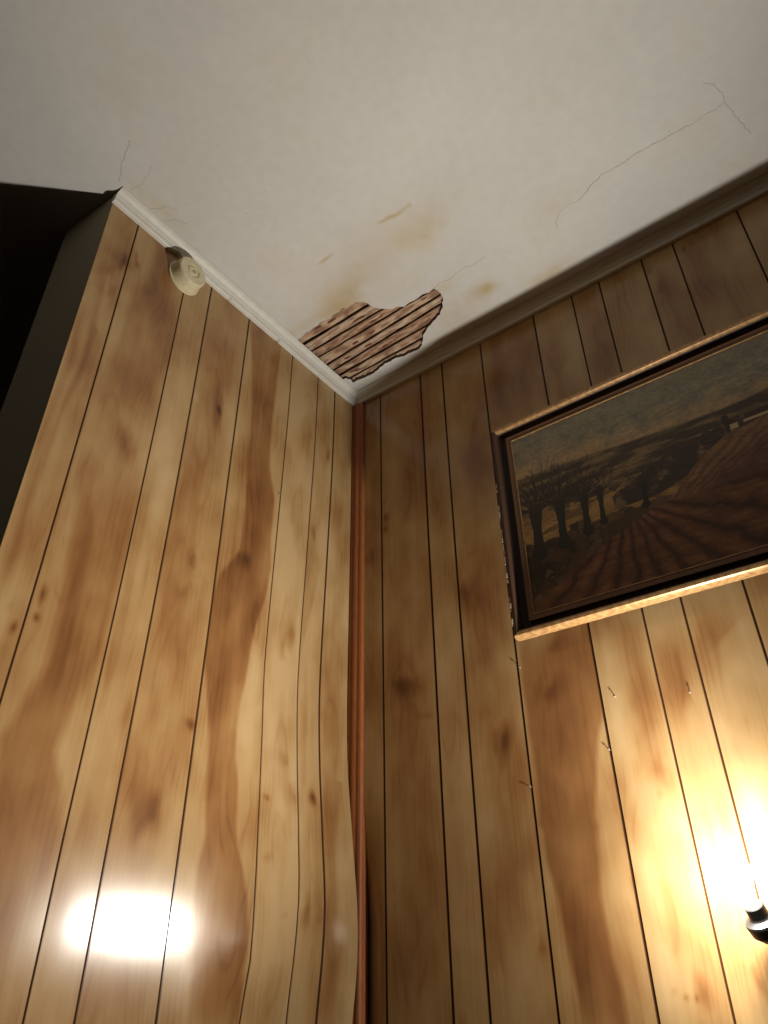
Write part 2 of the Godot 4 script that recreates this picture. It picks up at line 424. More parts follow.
func ceiling_image(size: float, at: Vector2) -> Image:
	var n := 600
	var fine := noise_bytes(n, n, 1.0, 1.0, 0.09, 51, 4)
	var mid := noise_bytes(n, n, 1.0, 1.0, 0.012, 52, 4)
	var big := noise_bytes(n, n, 4.0, 4.0, 0.02, 53, 3)
	var warp := noise_bytes(n, n, 1.0, 1.0, 0.02, 54, 4)
	# water stains: x, z, half length, half width, strength, ring
	var stains := [[0.34, 0.42, 0.2, 0.085, 0.75, 0.0], [0.24, 0.41, 0.12, 0.05, 0.55, 0.0], [0.56, 0.50, 0.17, 0.065, 0.45, 0.0], [0.655, 0.47, 0.06, 0.045, 0.4, 0.0], [0.645, 0.17, 0.055, 0.026, 1.1, 0.0], [0.52, 0.13, 0.09, 0.08, 0.45, 0.0], [0.33, 0.553, 0.03, 0.006, 1.1, 0.0], [0.86, 0.1, 0.1, 0.03, 0.6, 0.0], [0.45, 0.06, 0.12, 0.03, 0.6, 0.0], [0.12, 0.39, 0.1, 0.022, 0.8, 0.0], [0.95, 0.32, 0.1, 0.05, 0.15, 0.0], [0.56, 0.25, 0.05, 0.03, 0.35, 0.0], [0.07, 0.95, 0.02, 0.14, 0.5, 0.0], [1.66, 0.4, 0.12, 0.4, 0.45, 0.0], [0.22, 0.33, 0.2, 0.06, 0.5, 0.0]]
	var base := rgb(203,201,196)
	var stain := rgb(170,143,92)
	var data := PackedByteArray()
	data.resize(n * n * 3)
	for j in n:
		var z := at.y + (j + 0.5) / n * size
		var live := []
		for s in stains:
			if absf(z - s[1]) < s[3] * 3.0: live.append(s)
		for i in n:
			var k := j * n + i
			var x := at.x + (i + 0.5) / n * size
			var wn := (warp[k] - 128) / 128.0
			var mn := (mid[k] - 128) / 128.0
			var m := maxf(0.0, mn * 0.12 - 0.03)
			for s in live:
				var dx: float = (x - s[0]) / s[2] + wn * 0.5
				var dz: float = (z - s[1]) / s[3] + mn * 0.6
				var r2 := dx * dx + dz * dz
				if r2 < 5.0:
					m += s[4] * exp(-r2 * 1.3) * (0.75 + 0.5 * mn) * 0.5
					if s[5] > 0.0 and dz > 0.0: m += s[5] * exp(-pow((sqrt(r2) - 1.0) * 6.0, 2.0))
			# the long brown tide line of the big stain
			if x > 0.4 and x < 0.64:
				m += 0.65 * exp(-pow((z - 0.553 + wn * 0.012) / 0.006, 2.0)) * clampf(mn * 2.0 + 0.5, 0.0, 1.0)
			var g := 1.0 + (big[k] - 128) * 0.0002 + (fine[k] - 128) * 0.00012 + mn * 0.012
			var c := base.lerp(stain, clampf(m, 0.0, 0.95))
			data[k * 3] = clampi(int(c.r * g * 255.0), 0, 255)
			data[k * 3 + 1] = clampi(int(c.g * g * 255.0), 0, 255)
			data[k * 3 + 2] = clampi(int(c.b * g * 255.0), 0, 255)
	var im := Image.create_from_data(n, n, false, Image.FORMAT_RGB8, data)
	im.resize(1800, 1800, Image.INTERPOLATE_CUBIC)
	# hairline cracks and specks
	rng.seed = 77
	var cracks := [[[0.93, 0.225], [0.956, 0.267], [0.985, 0.276], [1.071, 0.296], [1.131, 0.302], [1.183, 0.305], [1.251, 0.305], [1.295, 0.302], [1.366, 0.301], [1.426, 0.305]], [[1.40, 0.385], [1.423, 0.344], [1.43, 0.318], [1.429, 0.297], [1.438, 0.266], [1.445, 0.228], [1.46, 0.18]], [[0.528, 0.262], [0.587, 0.261], [0.662, 0.265], [0.715, 0.266]], [[0.044, 1.086], [0.08, 1.106], [0.135, 1.127], [0.163, 1.139]], [[0.046, 1.05], [0.09, 1.04], [0.15, 1.06]], [[0.045, 0.98], [0.085, 0.96], [0.1, 0.93]], [[0.045, 0.93], [0.07, 0.92], [0.09, 0.885]], [[0.3, 0.372], [0.31, 0.40], [0.318, 0.425]]]
	var strength := [0.5, 0.5, 0.55, 0.55, 0.3, 0.45, 0.45, 0.3]
	for q in cracks.size():
		var pts := []
		for p in cracks[q]: pts.append(Vector2(p[0], p[1]))
		pts = ragged(pts, 3, 0.14)
		for k in pts.size() - 1:
			var a: Vector2 = (pts[k] - at) / size * 1800.0
			var c: Vector2 = (pts[k + 1] - at) / size * 1800.0
			var steps := maxi(1, int(a.distance_to(c) * 1.5))
			var w := strength[q] as float * rng.randf_range(0.5, 1.0)
			for s in steps:
				var p := a.lerp(c, float(s) / steps)
				var old := im.get_pixelv(p)
				im.set_pixelv(p, old.lerp(rgb(70, 58, 46), w * 0.75))
				if q == 0 and k > 20 and k < 60:
					im.set_pixelv(p + Vector2(0, 1), im.get_pixelv(p + Vector2(0, 1)).lerp(rgb(90, 78, 64), w * 0.4))
	for k in 60:
		var p := Vector2(rng.randf_range(200, 1700), rng.randf_range(160, 1500))
		im.set_pixelv(p, im.get_pixelv(p).lerp(rgb(80, 66, 50), rng.randf_range(0.2, 0.8)))
		if k % 3 == 0: im.set_pixelv(p + Vector2.RIGHT, im.get_pixelv(p).lerp(rgb(80, 66, 50), 0.4))
	return im

func build_ceiling() -> void:
	rng.seed = 5
	var y := Y0 + CEIL
	var size := 2.4
	var at := Vector2(-0.2, 0.0)
	var hole := [Vector2(0.042, 0.36), Vector2(0.085, 0.368), Vector2(0.121, 0.369), Vector2(0.169, 0.369), Vector2(0.209, 0.371), Vector2(0.248, 0.373), Vector2(0.296, 0.368), Vector2(0.316, 0.355), Vector2(0.325, 0.325), Vector2(0.341, 0.299), Vector2(0.361, 0.284), Vector2(0.379, 0.273), Vector2(0.411, 0.257), Vector2(0.437, 0.261), Vector2(0.485, 0.263), Vector2(0.527, 0.261), Vector2(0.533, 0.232), Vector2(0.524, 0.203), Vector2(0.506, 0.179), Vector2(0.485, 0.16), Vector2(0.458, 0.151), Vector2(0.431, 0.141), Vector2(0.403, 0.126), Vector2(0.376, 0.102), Vector2(0.359, 0.083), Vector2(0.33, 0.075), Vector2(0.295, 0.079), Vector2(0.262, 0.085), Vector2(0.229, 0.086), Vector2(0.202, 0.09), Vector2(0.18, 0.086), Vector2(0.147, 0.076), Vector2(0.108, 0.078), Vector2(0.072, 0.084), Vector2(0.056, 0.084), Vector2(0.06, 0.1), Vector2(0.05, 0.118)]
	hole = ragged(hole, 2, 0.13)
	var poly := PackedVector2Array([Vector2(0.0, 0.0), Vector2(0.0, 0.118)])
	for k in hole.size(): poly.append(hole[hole.size() - 1 - k])
	poly.append_array(PackedVector2Array([Vector2(0.0, 0.36), Vector2(0.0, 2.4), Vector2(2.2, 2.4), Vector2(2.2, 0.0)]))
	var b := Builder.new()
	var idx := Geometry2D.triangulate_polygon(poly)
	var at_uv := func(p: Vector2) -> Vector2: return (p - at) / size
	for k in range(0, idx.size(), 3):
		var q := [poly[idx[k]], poly[idx[k + 1]], poly[idx[k + 2]]]
		b.tri(Vector3(q[0].x, y, q[0].y), Vector3(q[1].x, y, q[1].y), Vector3(q[2].x, y, q[2].y), Vector3.DOWN, Vector3.DOWN, Vector3.DOWN, at_uv.call(q[0]), at_uv.call(q[1]), at_uv.call(q[2]))
	# ceiling over the opening, to the left of the panelled wall's free end
	b.face(Vector3(-0.2, y, 0.0), Vector3(0, y, 0.0), Vector3(0, y, 2.4), Vector3(-0.2, y, 2.4), Vector3.DOWN, [at_uv.call(Vector2(-0.2, 0)), at_uv.call(Vector2(0, 0)), at_uv.call(Vector2(0, 2.4)), at_uv.call(Vector2(-0.2, 2.4))])
	var pm := mat(Color.WHITE, 0.85, 0.0, 0.3)
	pm.albedo_texture = ImageTexture.create_from_image(ceiling_image(size, at))
	var f := FastNoiseLite.new()
	f.seed = 9; f.frequency = 0.012; f.fractal_octaves = 5
	var hm := NoiseTexture2D.new()
	hm.width = 512; hm.height = 512; hm.noise = f; hm.seamless = true
	pm.heightmap_enabled = true
	pm.heightmap_texture = hm
	pm.heightmap_scale = 0.04
	var ceiling := put("ceiling", b, pm)
	tag(ceiling, "stained white plaster ceiling with cracks and a broken corner showing lath", "", "structure")
	# plain plaster beyond
	var plain := mat(rgb(203,201,196), 0.85, 0.0, 0.3)
	b = Builder.new()
	for r in [[-2.4, -0.2, -0.2, 4.2], [-0.2, 3.7, 2.4, 4.2], [2.2, 3.7, 0.0, 2.4]]:
		b.face(Vector3(r[0], y, r[2]), Vector3(r[1], y, r[2]), Vector3(r[1], y, r[3]), Vector3(r[0], y, r[3]), Vector3.DOWN)
	put("plain_plaster", b, plain, ceiling)
	b = Builder.new()
	b.box(Vector3(-2.5, y + 0.2, -0.3), Vector3(3.8, y + 0.3, 4.3))
	b.box(Vector3(-0.1, y + 0.03, -0.12), Vector3(-0.02, y + 0.2, 0.6))
	b.box(Vector3(-0.1, y + 0.03, -0.12), Vector3(0.9, y + 0.2, -0.04))
	put("ceiling_deck", b, mat(rgb(40, 28, 20), 0.95), ceiling)
	# the plaster's broken thickness, crumbling to a rough slope
	b = Builder.new()
	var up := []
	for p in hole:
		up.append(p + Vector2(rng.randf_range(-0.0035, 0.0035), rng.randf_range(-0.0035, 0.0035)))
	for k in hole.size() - 1:
		var p: Vector2 = hole[k]
		var q: Vector2 = hole[k + 1]
		var u: Vector2 = up[k]
		var v: Vector2 = up[k + 1]
		var inward := Vector2(0.25, 0.2) - (p + q) / 2.0
		b.face(Vector3(p.x, y, p.y), Vector3(q.x, y, q.y), Vector3(v.x, y + 0.015, v.y), Vector3(u.x, y + 0.015, u.y), Vector3(inward.x, 0, inward.y))
	put("broken_edge", b, mat(rgb(92, 66, 50), 0.95), ceiling)
	# laths
	var lm := []
	for k in 3:
		var m := mat(Color.WHITE, 0.9)
		m.albedo_texture = noise_texture(0.02, 60 + k, [rgb(124, 90, 70), rgb(136, 104, 82), rgb(146, 116, 94)][k], [rgb(186, 156, 128), rgb(194, 168, 140), rgb(200, 178, 152)][k])
		m.uv1_triplanar = true
		m.uv1_scale = Vector3(2.5, 9, 9)
		m.detail_enabled = false
		lm.append(m)
	var residue := mat(rgb(190, 172, 146), 0.95)
	var rust := mat(rgb(104, 66, 46), 0.95)
	var laths := [[0.379, 0.405, 0.379, 0.405], [0.326, 0.361, 0.326, 0.361], [0.285, 0.319, 0.285, 0.319], [0.246, 0.279, 0.252, 0.281], [0.2, 0.241, 0.22, 0.247], [0.165, 0.194, 0.188, 0.214], [0.134, 0.159, 0.14, 0.182], [0.1, 0.128, 0.1, 0.134], [0.062, 0.094, 0.062, 0.094], [0.02, 0.056, 0.02, 0.056]]
	for k in laths.size():
		var l: Array = laths[k]
		b = Builder.new()
		var low := y + 0.014 + rng.randf_range(-0.001, 0.001)
		var n := 16
		var rows := []
		for s in n + 1:
			var q := float(s) / n
			var x := lerpf(-0.02, 0.7, q)
			var c := clampf(x / 0.55, 0.0, 1.3)
			var z0 := lerpf(l[0], l[2], c) + 0.0012 + rng.randf_range(-0.0012, 0.0012)
			var z1 := lerpf(l[1], l[3], c) - 0.0012 + rng.randf_range(-0.0012, 0.0012)
			rows.append([Vector3(x, low + 0.0015, z0), Vector3(x, low, z0 + 0.002), Vector3(x, low + rng.randf_range(-0.0005, 0.0005), z1 - 0.002), Vector3(x, low + 0.0015, z1), Vector3(x, low + 0.009, z1), Vector3(x, low + 0.009, z0)])
		for s in n:
			for e in 6:
				var toward: Vector3 = [Vector3(0, -1, -1), Vector3.DOWN, Vector3(0, -1, 1), Vector3(0, 0, 1), Vector3.UP, Vector3(0, 0, -1)][e]
				b.face(rows[s][e], rows[s + 1][e], rows[s + 1][(e + 1) % 6], rows[s][(e + 1) % 6], toward)
		put("lath", b, lm[k % 3], ceiling)
		# lumps of old plaster and rusty stains left on the lath
		for j in 5:
			var x := rng.randf_range(0.06, 0.5)
			var c := clampf(x / 0.55, 0.0, 1.3)
			var z := lerpf(lerpf(l[0], l[2], c), lerpf(l[1], l[3], c), rng.randf_range(0.25, 0.75))
			b = Builder.new()
			var r := rng.randf_range(0.006, 0.016)
			var ring := []
			for s in 9:
				var w := TAU * s / 9.0
				ring.append(Vector3(x + cos(w) * r * rng.randf_range(1.2, 1.9), low + 0.0002, z + sin(w) * r * rng.randf_range(0.35, 0.5)))
			for s in 9:
				var p: Vector3 = ring[s]
				var q: Vector3 = ring[(s + 1) % 9]
				var top := Vector3(x, low - 0.0012, z)
				b.face(p, q, top, top, Vector3.DOWN)
			put("plaster_crumb" if j < 2 else "lath_stain", b, residue if j < 2 else rust, ceiling)

# ---------------------------------------------------------------- mouldings
func crown(dir: Vector3, out: Vector3, from: float, to: float, mitre: bool, chips: Array, n: int) -> Builder:
	# profile: distance from the wall, height
	var prof := [Vector2(0.0, 0.0), Vector2(0.011, 0.0), Vector2(0.0135, 0.0018), Vector2(0.0165, 0.0125), Vector2(0.0145, 0.0145), Vector2(0.0165, 0.0168)]
	for k in 7:
		var a := k / 6.0 * PI / 2
		prof.append(Vector2(0.038 - 0.0205 * cos(a), 0.0175 + 0.0155 * sin(a)) if false else Vector2(0.0175 + 0.0215 * (1.0 - cos(a)), 0.0175 + 0.0145 * sin(a)))
	prof.append_array([Vector2(0.0405, 0.0325), Vector2(0.036, 0.0328), Vector2(0.0, 0.033)])
	var b := Builder.new()
	var base := Vector3(0, Y0, 0)
	for s in n:
		for k in prof.size() - 1:
			var q := []
			for c in [[s, k], [s + 1, k], [s + 1, k + 1], [s, k + 1]]:
				var p: Vector2 = prof[c[1]]
				var t := lerpf(from, to, float(c[0]) / n)
				var lift := 0.0
				for ch in chips:
					lift = maxf(lift, ch[2] * clampf(1.0 - absf(t - ch[0]) / ch[1], 0.0, 1.0))
				var py := maxf(p.y, lift) if c[1] < 6 else p.y
				if mitre: t = maxf(t, p.x)
				q.append(base + dir * t + out * p.x + Vector3.UP * py)
			if k == 0 and false: continue
			var d: Vector2 = prof[k + 1] - prof[k]
			b.face(q[0], q[1], q[2], q[3], out * d.y - Vector3.UP * d.x)
	# the far end, closed
	for k in prof.size() - 1:
		var p: Vector2 = prof[k]
		var q: Vector2 = prof[k + 1]
		b.face(base + dir * to + out * p.x + Vector3.UP * p.y, base + dir * to + out * q.x + Vector3.UP * q.y, base + dir * to + Vector3.UP * q.y, base + dir * to + Vector3.UP * p.y, dir)
	return b

func build_mouldings() -> void:
	var white := mat(Color.WHITE, 0.5)
	white.albedo_texture = noise_texture(0.03, 71, rgb(206, 202, 191), rgb(212, 210, 203))
	white.uv1_triplanar = true
	white.uv1_world_triplanar = true
	white.uv1_scale = Vector3(3, 6, 3)
	var o := put("trim_1", crown(Vector3(0, 0, 1), Vector3.RIGHT, 0.0, LEFT_END + 0.002, true, [[0.85, 0.03, 0.010], [0.42, 0.006, 0.006], [0.64, 0.004, 0.004]], 160), white)
	tag(o, "chipped white moulding along the ceiling above the round cream fitting", "", "structure")
	var cream := mat(Color.WHITE, 0.55)
	cream.albedo_texture = noise_texture(0.03, 72, rgb(192, 183, 165), rgb(198, 189, 173))
	cream.uv1_triplanar = true
	cream.uv1_world_triplanar = true
	cream.uv1_scale = Vector3(3, 6, 3)
	o = put("trim_2", crown(Vector3.RIGHT, Vector3(0, 0, 1), 0.0, 3.5, true, [], 20), cream)
	tag(o, "dull beige moulding along the ceiling above the painting", "", "structure")
	# corner post: an orange stained strip with a rounded belly and a thin lip each side
	var post := mat(Color.WHITE, 0.55)
	post.albedo_texture = noise_texture(0.05, 73, rgb(134,74,35), rgb(162,96,48))
	post.uv1_triplanar = true
	post.uv1_scale = Vector3(30, 1.5, 30)
	var prof := [Vector2(-0.03, 0.015), Vector2(0.004, 0.016), Vector2(0.0075, 0.0165), Vector2(0.009, 0.0145), Vector2(0.0125, 0.0158), Vector2(0.018, 0.0172), Vector2(0.0235, 0.0165), Vector2(0.0285, 0.0138), Vector2(0.0325, 0.011), Vector2(0.0345, 0.0125), Vector2(0.042, 0.0115), Vector2(0.0455, 0.0085), Vector2(0.047, 0.003), Vector2(0.047, -0.02)]
	var b := Builder.new()
	var norms := []
	for k in prof.size():
		var d: Vector2 = prof[mini(k + 1, prof.size() - 1)] - prof[maxi(k - 1, 0)]
		norms.append(Vector3(-d.y, 0, d.x).normalized())
	for k in prof.size() - 1:
		var p: Vector2 = prof[k]
		var q: Vector2 = prof[k + 1]
		var hi := Y0 + 0.001
		b.tri(Vector3(p.x, hi, p.y), Vector3(q.x, hi, q.y), Vector3(q.x, 0.01, q.y), norms[k], norms[k + 1], norms[k + 1])
		b.tri(Vector3(p.x, hi, p.y), Vector3(q.x, 0.01, q.y), Vector3(p.x, 0.01, p.y), norms[k], norms[k + 1], norms[k])
	o = put("trim_3", b, post)
	tag(o, "orange stained corner strip between the two panelled walls", "", "structure")

# ---------------------------------------------------------------- the rest of the room
func build_shell() -> void:
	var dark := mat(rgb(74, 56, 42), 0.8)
	var top := Y0 + CEIL
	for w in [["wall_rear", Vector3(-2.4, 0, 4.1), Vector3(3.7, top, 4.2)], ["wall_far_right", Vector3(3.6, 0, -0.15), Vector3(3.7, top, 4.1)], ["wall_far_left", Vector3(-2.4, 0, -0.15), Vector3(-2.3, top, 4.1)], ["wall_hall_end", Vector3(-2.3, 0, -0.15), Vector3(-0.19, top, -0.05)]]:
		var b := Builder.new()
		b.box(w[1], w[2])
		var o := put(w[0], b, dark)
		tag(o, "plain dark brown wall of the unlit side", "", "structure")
	var b := Builder.new()
	b.box(Vector3(-2.4, -0.1, -0.15), Vector3(3.7, 0, 4.2))
	var carpet := mat(Color.WHITE, 0.95)
	carpet.albedo_texture = noise_texture(0.2, 81, rgb(46, 37, 30), rgb(70, 57, 47))
	carpet.uv1_triplanar = true
	carpet.uv1_world_triplanar = true
	tag(put("floor", b, carpet), "brown carpeted floor", "", "structure")

# ---------------------------------------------------------------- things
func build_fitting() -> void:
	var z := 0.807
	var y := -0.06
	var root := group_node("wall_fitting", Vector3(bulge(z, y), Y0 + y, z))
	tag(root, "round cream wall fitting with a ringed centre, tucked under the white moulding", "wall fitting")
	var cream := mat(Color.WHITE, 0.4)
	cream.albedo_texture = noise_texture(0.03, 91, rgb(204, 192, 154), rgb(214, 205, 174))
	cream.uv1_triplanar = true
	cream.uv1_scale = Vector3(8, 8, 8)
	var turn := Transform3D(Basis(Vector3(0, 0, 1), -PI / 2), Vector3.ZERO)   # lathe axis y -> +x
	var b := Builder.new()
	b.lathe([Vector2(0.054, 0.0), Vector2(0.055, 0.003), Vector2(0.054, 0.006), Vector2(0.051, 0.0068), Vector2(0.0495, 0.0068)], turn, 48)
	put("rim", b, cream, root)
	b = Builder.new()
	b.lathe([Vector2(0.0495, 0.0068), Vector2(0.0492, 0.01), Vector2(0.0478, 0.038), Vector2(0.0468, 0.0425), Vector2(0.044, 0.045), Vector2(0.0215, 0.0455), Vector2(0.0205, 0.0425), Vector2(0.0185, 0.0425)], turn, 48)
	put("housing", b, cream, root)
	b = Builder.new()
	b.lathe([Vector2(0.0185, 0.0425), Vector2(0.0175, 0.045), Vector2(0.013, 0.0462), Vector2(0.0065, 0.046), Vector2(0.006, 0.0445), Vector2(0.0, 0.0445)], turn, 32)
	put("centre_button", b, cream, root)
	b = Builder.new()
	b.box(Vector3(0.0445, -0.001, -0.005), Vector3(0.0462, 0.001, 0.005), 0.0004)
	var slot := put("screw_slot", b, mat(rgb(120, 104, 74), 0.6), root)
	slot.rotation.x = 0.6

func build_nails() -> void:
	var steel := mat(rgb(190, 180, 160), 0.4, 0.6)
	var sites := [[0.768, -1.269, "small bright nail in the pale board below the painting, left of centre", 0], [0.929, -1.295, "small bright nail in the narrow board right above the lamp's glow", 0], [0.733, -1.38, "bent bright nail on a board joint low left of the lamp", 0], [0.544, -1.146, "tiny nail just under the painting's lower left corner", 0], [0.535, -1.43, "tiny nail on the joint left of the reddish dark board", 0], [0.349, -0.58, "small dark nail in the left wall beside the broad brown streak", 1]]
	for s in sites:
		var b := Builder.new()
		var long: float = 0.007 if s[3] == 0 else 0.006
		b.lathe([Vector2(0.0009, -0.004), Vector2(0.0009, long - 0.001), Vector2(0.0024, long - 0.0008), Vector2(0.0026, long), Vector2(0.0, long + 0.0004)], Transform3D.IDENTITY, 12)
		var o := put("nail", b, steel)
		if s[3] == 0:
			o.transform = Transform3D(Basis(Vector3.RIGHT, PI / 2 - 0.3), Vector3(s[0], Y0 + s[1], 0.0))
		else:
			o.transform = Transform3D(Basis(Vector3(0, 0, 1), -PI / 2 + 0.3), Vector3(bulge(s[0], s[1]), Y0 + s[1], s[0]))
		tag(o, s[2], "nail", "", "nails left in the panelling")

func build_lamp() -> void:
	var axis := Vector3(-0.14, 0.82, 0.55).normalized()
	var c := LAMP + Vector3(0, Y0, 0)
	var foot := Vector3(c.x + 0.13, Y0 - 1.83, 0.002)
	var root := group_node("wall_lamp", foot)
	tag(root, "black wall lamp with a bare glowing bulb at the right edge", "lamp")
	var side := Vector3.RIGHT.slide(axis).normalized()
	var bas := Basis(side, axis, side.cross(axis))
	var black := mat(rgb(34, 32, 31), 0.45)
	var at := Transform3D(bas, c - foot)
	var glow := mat(rgb(255, 250, 240), 0.3)
	glow.emission_enabled = true
	glow.emission = Color(1.0,0.975,0.93)
	glow.emission_energy_multiplier = 30.0
	var b := Builder.new()
	b.lathe([Vector2(0.009, -0.047), Vector2(0.0115, -0.04), Vector2(0.018, -0.028), Vector2(0.0245, -0.014), Vector2(0.027, 0.0), Vector2(0.0255, 0.013), Vector2(0.0205, 0.024), Vector2(0.0115, 0.032), Vector2(0.0, 0.034)], at, 32)
	put("bulb", b, glow, root)
	b = Builder.new()
	b.lathe([Vector2(0.0088, -0.062), Vector2(0.0092, -0.047), Vector2(0.0, -0.0465)], at, 24)
	put("bulb_neck", b, mat(rgb(214, 212, 204), 0.3, 0.4), root)
	b = Builder.new()
	b.lathe([Vector2(0.0, -0.061), Vector2(0.0155, -0.061), Vector2(0.017, -0.063), Vector2(0.017, -0.08), Vector2(0.0185, -0.083), Vector2(0.0285, -0.087), Vector2(0.0295, -0.091), Vector2(0.0265, -0.108), Vector2(0.0145, -0.122), Vector2(0.0, -0.126)], at, 32)
	put("socket", b, black, root)
	b = Builder.new()
	var s0 := at * Vector3(0, -0.115, 0)
	b.tube([s0, at * Vector3(0.012, -0.15, 0.004), Vector3(-0.05, -0.01, 0.07), Vector3(0, -0.004, 0.06), Vector3(0, 0, 0.012)], 0.006, 12)
	put("arm", b, black, root)
	b = Builder.new()
	b.lathe([Vector2(0.05, 0.0), Vector2(0.05, 0.004), Vector2(0.042, 0.01), Vector2(0.02, 0.014), Vector2(0.0, 0.0145)], Transform3D(Basis(Vector3.RIGHT, PI / 2), Vector3.ZERO), 32)
	put("wall_plate", b, black, root)
	# a reflector bulb: most of its light leaves through the front, a little through the sides
	var beam := SpotLight3D.new()
	beam.name = "lamp_beam"
	beam.spot_range = 12.0
	beam.spot_attenuation = 2.0
	beam.spot_angle = 82.0
	beam.spot_angle_attenuation = 1.0
	beam.light_energy = 2.1
	var spill := OmniLight3D.new()
	spill.name = "lamp_spill"
	spill.omni_range = 12.0
	spill.omni_attenuation = 2.0
	spill.light_energy = 0.33
	for l: Light3D in [beam, spill]:
		l.light_color = Color(1.0,0.975,0.93)
		l.light_size = 0.027
		l.shadow_enabled = true
		root.add_child(l)
		l.position = c - foot
	beam.basis = Basis.looking_at(Vector3(-0.25, 0.64, 0.73), Vector3.RIGHT)

# ---------------------------------------------------------------- the painting
func stroke(im: Image, a: Vector2, b: Vector2, w0: float, w1: float, c: Color, mix := 0.9) -> void:
	var n := maxi(2, int(a.distance_to(b) * 2.0))
	for k in n + 1:
		var q := float(k) / n
		var p := a.lerp(b, q)
		var r := lerpf(w0, w1, q)
		for dy in range(-ceili(r), ceili(r) + 1):
			for dx in range(-ceili(r), ceili(r) + 1):
				if dx * dx + dy * dy > r * r + 0.3: continue
				var x := int(p.x) + dx
				var y := int(p.y) + dy
				if x < 0 or y < 0 or x >= im.get_width() or y >= im.get_height(): continue
				im.set_pixel(x, y, im.get_pixel(x, y).lerp(c, mix * minf(1.0, r + 0.3)))

func branch(im: Image, p: Vector2, ang: float, length: float, w: float, depth: int, c: Color) -> void:
	var q := p + Vector2(cos(ang), -sin(ang)) * length
	stroke(im, p, q, w, w * 0.6, c, 0.8)
	if depth <= 0: return
	for k in 2:
		branch(im, q, ang + rng.randf_range(-0.5, 0.5), length * rng.randf_range(0.6, 0.85), w * 0.55, depth - 1, c)

func curve_at(pts: Array, x: float) -> float:
	if x <= pts[0][0]: return pts[0][1]
	for k in pts.size() - 1:
		if x <= pts[k + 1][0]: return lerpf(pts[k][1], pts[k + 1][1], (x - pts[k][0]) / (pts[k + 1][0] - pts[k][0]))
	return pts[-1][1]

